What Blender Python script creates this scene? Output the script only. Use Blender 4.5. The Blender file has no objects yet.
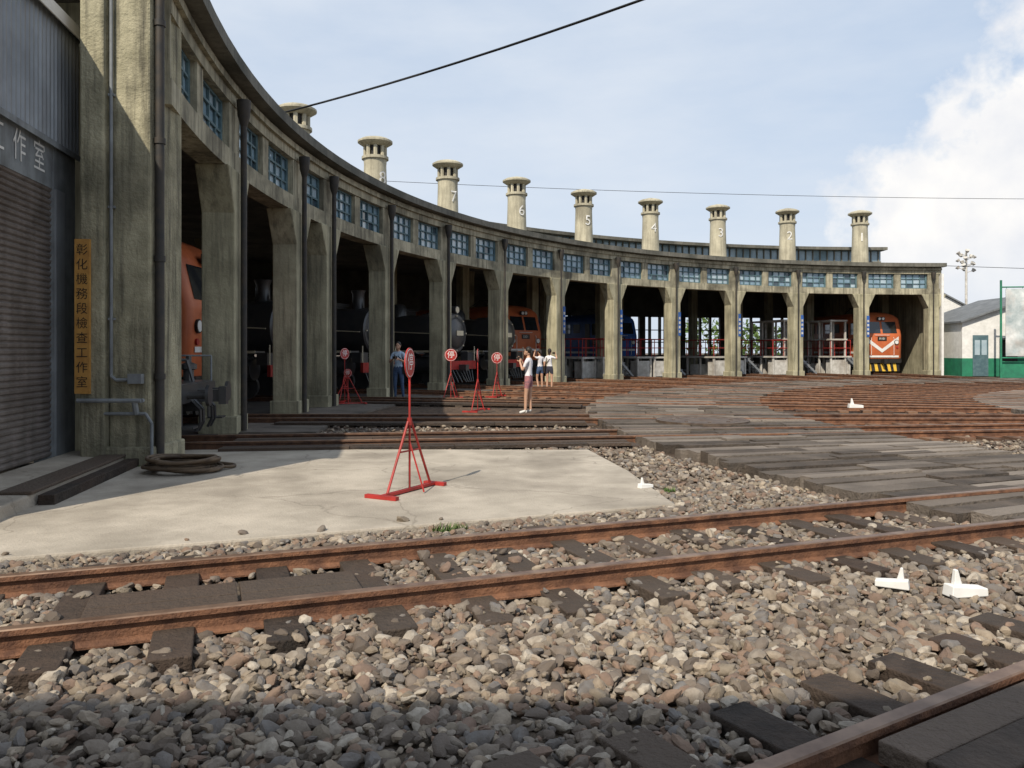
import bpy, bmesh, math, random
import numpy as np
from mathutils import Vector, Matrix, noise as mnoise
random.seed(7); rng=np.random.default_rng(7)
S=bpy.context.scene
S.view_settings.view_transform='Standard'
try: S.view_settings.look='None'
except Exception: pass
S.view_settings.exposure=0
R=math.radians
CX,CY=26.35,17.7
HZ=1.6
# ---------------------------------------------------------------- materials
def mat(name,c1,c2=None,rough=0.8,metal=0.0,scale=4.0,detail=4,bump=0.0,bscale=None,rnd=None,streak=0.0,streakc=(0.04,0.04,0.03),spec=0.3,lo=0.35,hi=0.65,objrand=None,grime=0.0,crack=0.0):
    m=bpy.data.materials.new(name); m.use_nodes=True; t=m.node_tree; n=t.nodes; l=t.links
    b=n['Principled BSDF']; b.inputs['Roughness'].default_value=rough; b.inputs['Metallic'].default_value=metal
    b.inputs['Specular IOR Level'].default_value=spec
    geo=n.new('ShaderNodeNewGeometry'); pos=geo.outputs['Position']
    def mix(fac,a,bb):
        x=n.new('ShaderNodeMix'); x.data_type='RGBA'
        for s,v in ((x.inputs[0],fac),(x.inputs[6],a),(x.inputs[7],bb)):
            if hasattr(v,'default_value'): l.new(v,s)
            else: s.default_value=v if isinstance(v,float) else (*v,1)
        return x.outputs[2]
    def nz(sc,det=4,vec=None,r=0.6):
        x=n.new('ShaderNodeTexNoise'); x.inputs['Scale'].default_value=sc; x.inputs['Detail'].default_value=det; x.inputs['Roughness'].default_value=r
        l.new(vec if vec else pos,x.inputs['Vector']); return x.outputs['Fac']
    def mr(v,a,bb,c=0.0,d=1.0):
        x=n.new('ShaderNodeMapRange'); l.new(v,x.inputs[0]); x.inputs[1].default_value=a; x.inputs[2].default_value=bb; x.inputs[3].default_value=c; x.inputs[4].default_value=d; return x.outputs[0]
    if c2 is None: c2=tuple(k*0.75 for k in c1)
    if objrand:
        oi=n.new('ShaderNodeObjectInfo'); r=n.new('ShaderNodeValToRGB'); l.new(oi.outputs['Random'],r.inputs[0])
        r.color_ramp.interpolation='CONSTANT'
        els=r.color_ramp.elements; k=len(objrand)
        while len(els)<k: els.new(0.5)
        for i,c in enumerate(objrand):
            els[i].position=i/k; els[i].color=(*c,1)
        col=mix(mr(nz(scale*2,2),0.35,0.8,0.0,0.55),r.outputs[0],c2)
        col=mix(mr(nz(.9,4),0.42,0.68,0.0,.45),col,c2)
    else:
        col=mix(mr(nz(scale,detail),lo,hi),c1,c2)
    if rnd:
        a=n.new('ShaderNodeAttribute'); a.attribute_name='rnd'
        col=mix(a.outputs['Fac'],col,rnd)
    if streak>0:
        mp=n.new('ShaderNodeMapping'); mp.inputs['Scale'].default_value=(5,5,0.35); l.new(pos,mp.inputs[0])
        col=mix(mr(nz(1.3,5,mp.outputs[0],0.7),0.46,0.70,0.0,streak),col,streakc)
        col=mix(mr(nz(0.6,5),0.48,0.72,0.0,streak*0.8),col,streakc)
    if grime>0:
        col=mix(mr(nz(0.7,5),0.45,0.7,0.0,grime),col,streakc)
    if crack>0:
        dn=n.new('ShaderNodeTexNoise'); dn.inputs['Scale'].default_value=1.5; dn.inputs['Detail'].default_value=4; l.new(pos,dn.inputs['Vector'])
        va=n.new('ShaderNodeVectorMath'); va.operation='MULTIPLY_ADD'; l.new(dn.outputs['Color'],va.inputs[0]); va.inputs[1].default_value=(.9,.9,.0); l.new(pos,va.inputs[2])
        vo=n.new('ShaderNodeTexVoronoi'); vo.feature='DISTANCE_TO_EDGE'; vo.inputs['Scale'].default_value=.42; l.new(va.outputs[0],vo.inputs['Vector'])
        col=mix(mr(vo.outputs['Distance'],0.0,0.006,crack,0.0),col,streakc)
        col=mix(mr(nz(14,4),0.60,0.75,0.0,crack*.6),col,streakc)
    l.new(col,b.inputs['Base Color'])
    if bump>0:
        bp=n.new('ShaderNodeBump'); bp.inputs['Strength'].default_value=bump; bp.inputs['Distance'].default_value=0.03
        l.new(nz(bscale or scale*6,4),bp.inputs['Height']); l.new(bp.outputs[0],b.inputs['Normal'])
    return m
M={}
M['conc']=mat('weathered_concrete',(0.47,0.43,0.295),(0.33,0.305,0.205),0.9,scale=1.5,bump=0.5,bscale=14,streak=0.8,streakc=(0.095,0.088,0.064))
M['conc_n']=mat('pillar_concrete',(0.42,0.385,0.265),(0.26,0.24,0.16),0.9,scale=2.6,bump=0.8,bscale=22,streak=0.92,streakc=(0.065,0.06,0.045))
M['roof']=mat('roof_concrete',(0.2,0.19,0.16),(0.1,0.1,0.085),0.9,scale=1,bump=0.3,streak=0.5)
M['fascia']=mat('fascia_concrete',(0.47,0.43,0.31),(0.25,0.23,0.165),0.9,scale=1.2,bump=0.5,bscale=12,streak=0.85,streakc=(0.07,0.063,0.046))
M['chim']=mat('chimney_concrete',(0.51,0.47,0.35),(0.38,0.35,0.26),0.9,scale=1.6,bump=0.3,streak=0.6,streakc=(0.14,0.125,0.095))
M['pad']=mat('pad_concrete',(0.47,0.415,0.34),(0.33,0.29,0.235),0.92,scale=1.3,bump=0.4,bscale=40,grime=0.7,streakc=(0.17,0.145,0.115),crack=.55)
M['apron']=mat('apron_concrete',(0.17,0.145,0.12),(0.08,0.07,0.06),0.9,scale=1.2,bump=0.4,bscale=20)
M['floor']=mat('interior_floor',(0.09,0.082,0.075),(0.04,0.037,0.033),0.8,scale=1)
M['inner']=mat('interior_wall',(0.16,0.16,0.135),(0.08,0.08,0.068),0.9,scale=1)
M['ground']=mat('gravel_ground',(0.17,0.132,0.095),(0.06,0.045,0.034),0.95,scale=9,bump=0.9,bscale=26,grime=0.6,streakc=(0.055,0.04,0.03))
M['cinder']=mat('cinder_ground',(0.15,0.10,0.065),(0.045,0.033,0.026),0.95,scale=9,bump=0.9,bscale=25,grime=0.6,streakc=(0.035,0.027,0.022))
M['rust']=mat('rail_rust',(0.25,0.12,0.065),(0.10,0.048,0.03),0.8,metal=0.0,scale=7,bump=0.5,bscale=60,grime=.5,streakc=(0.07,0.038,0.026))
M['railtop']=mat('rail_head_worn',(0.27,0.18,0.125),(0.14,0.085,0.058),0.42,metal=0.4,scale=6,grime=.5,streakc=(0.10,0.06,0.042))
M['rust_d']=mat('rail_rust_dark',(0.15,0.078,0.045),(0.07,0.038,0.026),0.8,scale=7,bump=0.3,bscale=60)
M['sleeper']=mat('creosote_timber',(0.05,0.038,0.030),(0.022,0.018,0.015),0.85,scale=9,bump=0.8,bscale=30,rnd=(0.095,0.072,0.055),grime=.5,streakc=(0.075,0.042,0.026))
M['sleeper_r']=mat('rusty_timber',(0.14,0.078,0.048),(0.05,0.03,0.022),0.9,scale=5,bump=0.6,bscale=30,rnd=(0.22,0.13,0.08))
M['plank']=mat('deck_timber',(0.10,0.078,0.061),(0.045,0.036,0.029),0.88,scale=3,bump=0.8,bscale=25,rnd=(0.27,0.228,0.188),grime=0.6,streakc=(0.04,0.031,0.024))
M['plank_f']=mat('crossing_timber',(0.085,0.062,0.047),(0.035,0.027,0.022),0.85,scale=4,bump=0.9,bscale=30,rnd=(0.14,0.105,0.08),grime=0.5,streakc=(0.03,0.024,0.02))
M['black']=mat('black_steel',(0.022,0.022,0.022),(0.04,0.035,0.03),0.5,metal=0.3,scale=5)
M['steel']=mat('hatch_steel',(0.16,0.12,0.09),(0.08,0.055,0.04),0.6,metal=0.3,scale=6)
M['engine']=mat('engine_black_paint',(0.04,0.042,0.046),(0.06,0.057,0.055),0.32,scale=3,spec=0.7)
M['pipe']=mat('downpipe_paint',(0.03,0.03,0.03),(0.055,0.045,0.035),0.6,scale=5)
M['frame']=mat('window_frame_blue',(0.11,0.18,0.20),(0.06,0.11,0.13),0.6,scale=4)
M['glass']=mat('pane_glass_a',(0.25,0.36,0.43),(0.16,0.25,0.32),0.12,scale=2,spec=0.8)
M['glass2']=mat('pane_glass_b',(0.42,0.51,0.56),(0.32,0.42,0.48),0.15,scale=2,spec=0.8)
M['glass3']=mat('pane_glass_c',(0.06,0.09,0.11),(0.03,0.05,0.07),0.1,scale=2,spec=0.8)
M['dglass']=mat('dark_glass',(0.012,0.016,0.02),(0.02,0.025,0.03),0.08,scale=2,spec=0.9)
M['orange']=mat('orange_paint',(0.58,0.16,0.06),(0.48,0.12,0.045),0.38,scale=2,grime=0.4,streakc=(0.2,0.06,0.03))
M['red']=mat('red_paint',(0.46,0.035,0.03),(0.28,0.03,0.025),0.5,scale=6,grime=0.45,streakc=(0.13,0.028,0.02))
M['white']=mat('white_paint',(0.78,0.77,0.74),(0.66,0.65,0.62),0.6,scale=4,grime=0.35,streakc=(0.4,0.38,0.34))
M['whiteold']=mat('old_white_paint',(0.62,0.60,0.56),(0.42,0.40,0.36),0.7,scale=4,grime=0.6,streakc=(0.2,0.16,0.12))
M['cream']=mat('cream_paint',(0.70,0.62,0.45),(0.6,0.52,0.38),0.5,scale=3)
M['yellow']=mat('yellow_paint',(0.65,0.42,0.05),(0.5,0.3,0.04),0.5,scale=3)
M['blue']=mat('blue_paint',(0.04,0.12,0.38),(0.03,0.09,0.28),0.5,scale=3)
M['green']=mat('green_paint',(0.03,0.22,0.12),(0.025,0.15,0.09),0.6,scale=2)
M['galv']=mat('corrugated_steel',(0.30,0.32,0.34),(0.22,0.235,0.25),0.5,metal=0.3,scale=1.5,streak=0.4,streakc=(0.13,0.11,0.09))
M['shut']=mat('roller_shutter_steel',(0.24,0.21,0.19),(0.15,0.13,0.115),0.55,metal=0.2,scale=2.5,streak=0.5,streakc=(0.07,0.05,0.04))
M['jamb']=mat('grey_jamb',(0.26,0.28,0.29),(0.17,0.18,0.19),0.7,scale=3,streak=0.4)
M['signwood']=mat('sign_board_wood',(0.48,0.26,0.07),(0.36,0.18,0.05),0.6,scale=6)
M['hose']=mat('hose_rubber',(0.13,0.09,0.055),(0.07,0.05,0.035),0.7,scale=8)
M['greyroof']=mat('slate_roof',(0.19,0.20,0.21),(0.13,0.14,0.15),0.8,scale=2,streak=0.2)
M['poster']=mat('mural_print',(0.70,0.73,0.72),(0.24,0.30,0.31),0.6,scale=0.9,detail=8,grime=0.5,streakc=(0.40,0.25,0.18))
M['wire']=mat('cable_black',(0.012,0.012,0.012),(0.02,0.02,0.02),0.6)
M['leaf']=mat('weed_leaf',(0.06,0.11,0.025),(0.1,0.15,0.04),0.7,scale=20)
M['skin']=mat('skin',(0.52,0.31,0.21),(0.46,0.27,0.18),0.55,scale=10)
M['lip']=mat('lips',(0.35,0.12,0.1),rough=.5)
M['hair']=mat('black_hair',(0.012,0.010,0.009),(0.025,0.018,0.014),0.5,scale=30)
M['shirtb']=mat('light_blue_shirt',(0.46,0.56,0.66),(0.30,0.41,0.54),0.85,scale=14)
M['jeans']=mat('denim',(0.07,0.11,0.20),(0.04,0.07,0.13),0.9,scale=20)
M['shirtw']=mat('white_shirt',(0.74,0.73,0.74),(0.58,0.56,0.58),0.85,scale=12)
M['shorts']=mat('dark_shorts',(0.04,0.04,0.06),(0.03,0.03,0.04),0.85,scale=12)
M['shortr']=mat('red_check_shorts',(0.40,0.16,0.16),(0.18,0.10,0.12),0.85,scale=25)
stonecols=[(0.145,0.12,0.10),(0.24,0.20,0.15),(0.31,0.25,0.185),(0.19,0.157,0.128),(0.38,0.315,0.24),(0.25,0.17,0.122),(0.18,0.168,0.157),(0.29,0.25,0.205),(0.11,0.09,0.074),(0.46,0.405,0.33),(0.22,0.186,0.15),(0.215,0.147,0.11)]
M['stone']=mat('ballast_stone',(0.2,0.2,0.2),(0.11,0.082,0.06),0.85,scale=14,bump=0.35,bscale=90,objrand=stonecols)
# ---------------------------------------------------------------- mesh builder
class MB:
    def __init__(s): s.v=[];s.f=[];s.m=[];s.r=[];s.T=None
    def pt(s,p):
        if s.T is not None: p=s.T@Vector(p)
        s.v.append(tuple(p)); return len(s.v)-1
    def face(s,ids,mi,r): s.f.append(ids);s.m.append(mi);s.r.append(r)
    def poly(s,pts,mi=0,r=None):
        r=random.random() if r is None else r
        s.face([s.pt(p) for p in pts],mi,r)
    def loft(s,rings,mi=0,caps=True,r=None):
        r=random.random() if r is None else r
        ids=[[s.pt(p) for p in ring] for ring in rings]; n=len(ids[0])
        for a,b in zip(ids[:-1],ids[1:]):
            for i in range(n):
                j=(i+1)%n; s.face([a[i],a[j],b[j],b[i]],mi,r)
        if caps: s.face(list(reversed(ids[0])),mi,r); s.face(ids[-1],mi,r)
    def box(s,x0,x1,y0,y1,z0,z1,mi=0,r=None):
        s.loft([[(x0,y0,z0),(x1,y0,z0),(x1,y1,z0),(x0,y1,z0)],[(x0,y0,z1),(x1,y0,z1),(x1,y1,z1),(x0,y1,z1)]],mi,True,r)
    def cyl(s,p0,p1,r0,r1=None,n=10,mi=0):
        r1=r0 if r1 is None else r1
        p0=Vector(p0);p1=Vector(p1);d=(p1-p0)
        if d.length<1e-6:return
        d.normalize(); a=Vector((0,0,1)) if abs(d.z)<0.9 else Vector((1,0,0))
        u=d.cross(a).normalized(); w=d.cross(u)
        rg=lambda p,r:[tuple(p+u*r*math.cos(2*math.pi*i/n)+w*r*math.sin(2*math.pi*i/n)) for i in range(n)]
        s.loft([rg(p0,r0),rg(p1,r1)],mi)
    def tube(s,pts,r,n=8,mi=0):
        for a,b in zip(pts[:-1],pts[1:]): s.cyl(a,b,r,r,n,mi)
    def sph(s,c,rr,nu=12,nv=8,mi=0):
        rings=[]
        for j in range(nv+1):
            ph=-math.pi/2+math.pi*(j+0.02)/(nv+0.04)
            rings.append([(c[0]+rr[0]*math.cos(ph)*math.cos(2*math.pi*i/nu),c[1]+rr[1]*math.cos(ph)*math.sin(2*math.pi*i/nu),c[2]+rr[2]*math.sin(ph)) for i in range(nu)])
        s.loft(rings,mi)
    def lathe(s,c,prof,n=24,mi=0):
        s.loft([[(c[0]+r*math.cos(2*math.pi*i/n),c[1]+r*math.sin(2*math.pi*i/n),c[2]+z) for i in range(n)] for r,z in prof],mi)
    def arc(s,r0,r1,z0,z1,a0,a1,n=4,mi=0,r=None):
        rings=[]
        for i in range(n+1):
            a=R(a0+(a1-a0)*i/n); c,sn=-math.cos(a),math.sin(a)
            rings.append([(CX+q*c,CY+q*sn,z) for q,z in ((r0,z0),(r1,z0),(r1,z1),(r0,z1))])
        s.loft(rings,mi,True,r)
    def obj(s,name,mats,parent=None,smooth=None,bevel=None,loc=None,rot=None):
        me=bpy.data.meshes.new(name); me.from_pydata(s.v,[],s.f)
        for k in mats: me.materials.append(M[k])
        me.polygons.foreach_set('material_index',s.m)
        at=me.attributes.new('rnd','FLOAT','FACE'); at.data.foreach_set('value',s.r)
        bm=bmesh.new(); bm.from_mesh(me); bmesh.ops.recalc_face_normals(bm,faces=bm.faces); bm.to_mesh(me); bm.free()
        if smooth is not None:
            me.shade_smooth(); me.set_sharp_from_angle(angle=R(smooth))
        o=bpy.data.objects.new(name,me); S.collection.objects.link(o)
        if parent: o.parent=parent
        if loc: o.location=loc
        if rot: o.rotation_euler=rot
        if bevel:
            b=o.modifiers.new('b','BEVEL'); b.width=bevel; b.segments=2; b.limit_method='ANGLE'
        return o
def empty(name,loc=(0,0,0),rz=0):
    o=bpy.data.objects.new(name,None); S.collection.objects.link(o); o.location=loc; o.rotation_euler=(0,0,rz); o.empty_display_size=0.3; return o
def P(r,a,z=0): a=R(a); return Vector((CX-r*math.cos(a),CY+r*math.sin(a),z))
def CT(a,yo=0): return Matrix.Translation((CX,CY,0))@Matrix.Rotation(-R(a),4,'Z')@Matrix.Translation((0,yo,0))
def stallT(r,a,z=0):
    return Matrix.Translation(P(r,a,z))@Matrix.Rotation(-R(a),4,'Z')
def text_geo(txt,size):
    cu=bpy.data.curves.new('t','FONT'); cu.body=txt; cu.size=size; cu.align_x='CENTER'; cu.align_y='CENTER'
    o=bpy.data.objects.new('t',cu); S.collection.objects.link(o)
    dg=bpy.context.evaluated_depsgraph_get(); me=o.evaluated_get(dg).to_mesh()
    v=[tuple(x.co) for x in me.vertices]; f=[list(p.vertices) for p in me.polygons]
    o.evaluated_get(dg).to_mesh_clear(); bpy.data.objects.remove(o); bpy.data.curves.remove(cu)
    return v,f
def add_text(mb,txt,size,fn,mi):
    v,f=text_geo(txt,size); base=len(mb.v)
    for p in v: mb.pt(fn(p[0],p[1]))
    for q in f: mb.face([base+i for i in q],mi,0.5)
# ---------------------------------------------------------------- ground
g=MB(); g.poly([(-400,-400,-0.03),(400,-400,-0.03),(400,400,-0.03),(-400,400,-0.03)]); g.obj('ground',['ground'])
g=MB(); g.arc(0.5,31.9,-0.026,-0.02,-19.5,100,60); g.obj('cinder_ground',['cinder'])
pad=[(-6.0,5.15),(-2.5,6.45),(1.65,8.05),(1.5,10.3),(1.2,12.45),(-2,12.5),(-4.95,12.45),(-6.6,11.6)]
g=MB(); g.loft([[(x,y,-0.05) for x,y in pad],[(x,y,0.05) for x,y in pad]]); g.obj('concrete_pavement',['pad'],bevel=0.02)
g=MB(); g.arc(30.2,32.0,-0.03,0.035,-4.5,91,48); g.obj('apron_pavement',['apron'])
g=MB(); a=-36.0
while a<92:
    da=0.66*random.uniform(0.8,1.2)
    cuts=[20.0+random.uniform(-.08,.08),21.5+random.uniform(-.5,.5),23+random.uniform(-.4,.4),24.5+random.uniform(-.14,.14)]
    for c0,c1 in zip(cuts[:-1],cuts[1:]):
        z=0.120+random.uniform(-.022,.018); rr=random.random()**1.4; k=random.uniform(.07,.13)
        p=[P(c0+.012,a),P(c1-.012,a),P(c1-.012,a+da-k),P(c0+.012,a+da-k)]
        g.loft([[(q.x,q.y,-.03) for q in p],[(q.x,q.y,z+random.uniform(-.008,.008)) for q in p]],0,True,rr)
    a+=da
g.obj('timber_deck_pavement',['plank'])
g=MB(); hc=(3.95,16.6)
g.lathe((hc[0],hc[1],0),[(.95,.1),(.95,.158),(.86,.158),(.85,.15),(.1,.15),(.08,.165),(.01,.165)],36,0)
for k in range(8):
    t=k*math.pi/4; g.box(hc[0]+.6*math.cos(t)-.03,hc[0]+.6*math.cos(t)+.03,hc[1]+.6*math.sin(t)-.03,hc[1]+.6*math.sin(t)+.03,.14,.162,0)
g.obj('round_hatch_cover',['steel'],smooth=40)
g=MB(); a=-40.0
while a<140:
    da=1.2
    for c0,c1 in ((11.0,12.4),(12.41,14.0)):
        p=[P(c0,a),P(c1,a),P(c1,a+da-.12),P(c0,a+da-.12)]
        g.loft([[(q.x,q.y,-.03) for q in p],[(q.x,q.y,.125+random.uniform(-.01,.01)) for q in p]])
    a+=da
g.obj('turntable_surround_pavement',['plank'])
tt=empty('railway_turntable',(CX,CY,0),R(35))
g=MB()
for i in range(70):
    x=-10.6+i*0.303; g.box(x,x+.28,-1.6,1.6,.0,.1+random.uniform(-.005,.005),0)
for sy in (-1,1):
    for i in range(12): g.cyl((-10+i*1.82,sy*1.55,.1),(-10+i*1.82,sy*1.55,1.1),.025,n=6,mi=1)
    g.cyl((-10.2,sy*1.55,1.1),(10.2,sy*1.55,1.1),.025,n=6,mi=1)
    g.box(-10.6,10.6,sy*.535-.035,sy*.535+.035,.1,.16,2)
g.obj('bridge_deck',['plank','yellow','rust'],tt)
# ---------------------------------------------------------------- tracks
RP=[(-.065,0),(.065,0),(.065,.012),(.012,.028),(.012,.1),(.036,.106),(.036,.135),(.03,.142),(-.03,.142),(-.036,.135),(-.036,.106),(-.012,.1),(-.012,.028),(-.065,.012)]
ST=8.12
tracks=[-8.1,0.1]+[12.35]+[20.45+ST*i for i in range(9)]
def rail(mb,r0,r1,a,off,z0=0.03,yo=0,m0=0,m1=1):
    mb.T=CT(a,yo)
    ring=lambda x:[(x,off+y,z0+z) for y,z in RP]
    ids0=len(mb.f); mb.loft([ring(-r0),ring(-r1)],m0,True,.5)
    for q in (6,7,8): mb.m[ids0+q]=m1
    mb.T=None
def sleepers(mb,r0,r1,a,sp=.6,w=.22,L=2.1,top=.035,mi=0,jit=.03,yo=0,log=None):
    T=CT(a,yo); x=r0
    while x<r1:
        mb.T=T@Matrix.Translation((-x,random.uniform(-.06,.06),0))@Matrix.Rotation(random.uniform(-jit,jit),4,'Z')
        h=top+random.uniform(-.012,.01); l=L*random.uniform(.93,1.04)
        mb.box(-w/2,w/2,-l/2,l/2,-.12,h,mi)
        if log is not None: log.append(x)
        x+=sp*random.uniform(.93,1.07)
    mb.T=None
for k,a in enumerate(tracks):
    e=empty('railway_track'); mb=MB(); near=a<14
    for o in (-.535,.535):
        rail(mb,11.0,24.6,a,o,.0); rail(mb,24.6,47,a,o,.0,m0=2 if near else 0,m1=1)
    mb.obj('rails',['rust','railtop','rust_d'],e)
    mb=MB()
    sleepers(mb,14.2,20,a,.55,L=2.0,mi=1); sleepers(mb,24.7,31.4,a,.5,L=2.2,mi=0 if near else 1)
    if near:
        mb.T=CT(a)
        for y in (-1.12,-.9,-.40,-.2,0,.2,.62,.84):
            x=-31.3
            while x<-24.9:
                L=random.uniform(1.6,2.6)
                mb.box(x,min(x+L-.012,-24.8),y,y+.19,.03,.085+random.uniform(-.008,.008),0); x+=L
        mb.T=None
    mb.obj('sleepers',['sleeper','sleeper_r'],e)
e=empty('guard_rails'); mb=MB()
for a in tracks[2:]:
    rail(mb,14.5,19.9,a,.66,-.02)
    rail(mb,24.7,28.5,a,1.1,-.04)
mb.obj('rails',['rust','railtop'],e)
e=empty('railway_track'); mb=MB()
A1,Y1=-20.9,-1.73
for o in (-.57,.57): rail(mb,11,48,A1,o,.01,Y1)
mb.obj('rails',['rust','railtop'],e)
slog1=[];slog2=[]
mb=MB(); sleepers(mb,24.8,44,A1,.57,.215,2.12,.042,0,yo=Y1,log=slog1,jit=.045); sleepers(mb,14.2,20,A1,.57,.23,2.15,.04,1,yo=Y1)
mb.T=CT(A1,Y1)
for x0,x1 in ((-31.6,-30.75),(-30.73,-30.0)):
    for y in (-.42,-.14): mb.box(x0,x1,y,y+.27,.03,.085,0,.6)
mb.T=None
mb.obj('sleepers',['sleeper','sleeper_r'],e,bevel=.008)
A2,Y2=-31.1,-.17
e=empty('railway_track'); mb=MB()
for o in (-.56,.56): rail(mb,11,48,A2,o,.01,Y2)
mb.obj('rails',['rust','railtop'],e)
mb=MB(); sleepers(mb,20.5,44,A2,.53,.215,2.35,.045,0,yo=Y2,log=slog2,jit=.045)
mb.obj('sleepers',['sleeper'],e,bevel=.008)
mb=MB(); mb.T=CT(A2,Y2)
for i in range(5):
    y=-.49+i*.195
    x=-29.0
    while x<-22:
        L=random.uniform(2.2,3); mb.box(x,min(x+L-.01,-22),y,y+.183,.06,.15+random.uniform(-.008,.008),0); x+=L
for i in range(3):
    y=-1.25+i*.2; mb.box(-28.9,-22,y,y+.188,.06,.15+random.uniform(-.008,.008),0)
mb.T=None; mb.obj('timber_crossing_pavement',['plank_f'],bevel=.008)
# ---------------------------------------------------------------- ballast stones
col=bpy.data.collections.new('stone_shapes')
for i in range(10):
    bm=bmesh.new(); bmesh.ops.create_icosphere(bm,subdivisions=2,radius=.0275)
    sx,sy,sz=random.uniform(.9,1.45),random.uniform(.75,1.05),random.uniform(.5,.85); off=Vector((i*7.3,3,1))
    for v in bm.verts:
        n=mnoise.noise(v.co*38+off); v.co*=1+.5*n
        v.co.x*=sx; v.co.y*=sy; v.co.z*=sz
    me=bpy.data.meshes.new('stone'); bm.to_mesh(me); bm.free(); me.materials.append(M['stone'])
    me.shade_smooth(); me.set_sharp_from_angle(angle=R(26 if i%2 else 40))
    o=bpy.data.objects.new('stone_shape',me); col.objects.link(o)
def inpoly(X,Y,poly):
    c=np.zeros(len(X),bool); n=len(poly)
    for i in range(n):
        x0,y0=poly[i]; x1,y1=poly[(i+1)%n]
        k=((y0>Y)!=(y1>Y))&(X<(x1-x0)*(Y-y0)/((y1-y0)+1e-9)+x0); c^=k
    return c
N1,N2=150000,60000; N=N1+N2
X=rng.uniform(-8,13,N); Y=np.concatenate([rng.uniform(1.2,9.5,N1),rng.uniform(9.5,19,N2)])
r=np.hypot(X-CX,Y-CY); th=np.degrees(np.arctan2(Y-CY,CX-X)); U=rng.uniform(0,1,N)
keep=(np.abs(X)<.66*Y+1.6)
keep&=~inpoly(X,Y,pad)|((U<.006)&(Y<7.2+.38*X+.5))
keep&=~((r>19.95)&(r<24.6)&(th>-36.2))&~(r<14.2)
keep&=~((X<-4.6)&(Y>6.0))
keep&=~((th>-12.5)&(r>31.4)&~inpoly(X,Y,pad))
keep&=~((th>-5)&(r>30.1))
keep&=(r>24)|(rng.uniform(0,1,N)<.5)
def local(a,yo=0):
    t=R(a); dx,dy=X-CX,Y-CY
    return dx*math.cos(t)-dy*math.sin(t), dx*math.sin(t)+dy*math.cos(t)-yo
Z=rng.uniform(-.03,.022,N)
Z=np.where(inpoly(X,Y,pad),.06,Z)
for a,yo,log,hl in ((A1,Y1,slog1,1.06),(A2,Y2,slog2,1.18)):
    lx,ly=local(a,yo); L=np.abs(ly); keep&=~(np.abs(L-.57)<.075)
    for s in log:
        on=(np.abs(lx+s)<.105)&(L<hl); keep&=~(on&(U<.93)); Z=np.where(on,np.maximum(Z,0)+.035,Z)
    if a==A1: keep&=~((L<.45)&(lx>-31.63)&(lx<-29.97))
    else: keep&=~((L<.57)&(lx>-29.05)); keep&=~((ly<-.5)&(ly>-1.32)&(lx>-28.95))
for a in tracks[:4]:
    lx,ly=local(a); L=np.abs(ly); keep&=~(np.abs(L-.56)<.075); keep&=(L>1.15)|(U<.06)
dark=(th>-10)&(r>24.5)&(r<31.5)&(Y>12.9); keep&=~(dark&(U<.8))
X=X[keep];Y=Y[keep];Z=Z[keep]
Z+=np.array([0.016*mnoise.noise(Vector((x*1.3,y*1.3,0))) for x,y in zip(X,Y)])
pm=bpy.data.meshes.new('ballast_stones'); pm.from_pydata(np.stack([X,Y,Z],1).tolist(),[],[])
bo=bpy.data.objects.new('ballast_stones',pm); S.collection.objects.link(bo)
tr=bpy.data.node_groups.new('scatter','GeometryNodeTree')
tr.interface.new_socket('Geometry',in_out='INPUT',socket_type='NodeSocketGeometry'); tr.interface.new_socket('Geometry',in_out='OUTPUT',socket_type='NodeSocketGeometry')
gi=tr.nodes.new('NodeGroupInput'); go=tr.nodes.new('NodeGroupOutput'); ip=tr.nodes.new('GeometryNodeInstanceOnPoints'); ci=tr.nodes.new('GeometryNodeCollectionInfo')
ci.inputs[0].default_value=col; ci.inputs['Separate Children'].default_value=True; ci.inputs['Reset Children'].default_value=True
rv=tr.nodes.new('FunctionNodeRandomValue'); rv.data_type='FLOAT_VECTOR'; rv.inputs[0].default_value=(-.6,-.6,0); rv.inputs[1].default_value=(.6,.6,6.283)
rs=tr.nodes.new('FunctionNodeRandomValue'); rs.data_type='FLOAT'; rs.inputs[2].default_value=0; rs.inputs[3].default_value=1; rs.inputs['Seed'].default_value=5
pw=tr.nodes.new('ShaderNodeMath'); pw.operation='POWER'; pw.inputs[1].default_value=2.4
ml=tr.nodes.new('ShaderNodeMath'); ml.operation='MULTIPLY_ADD'; ml.inputs[1].default_value=1.2; ml.inputs[2].default_value=.5
L_=tr.links.new
L_(gi.outputs[0],ip.inputs['Points']); L_(ci.outputs[0],ip.inputs['Instance']); ip.inputs['Pick Instance'].default_value=True
L_(rv.outputs[0],ip.inputs['Rotation']); L_(rs.outputs[1],pw.inputs[0]); L_(pw.outputs[0],ml.inputs[0]); L_(ml.outputs[0],ip.inputs['Scale']); L_(ip.outputs[0],go.inputs[0])
md=bo.modifiers.new('scatter','NODES'); md.node_group=tr
print('stones',len(X))
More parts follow.
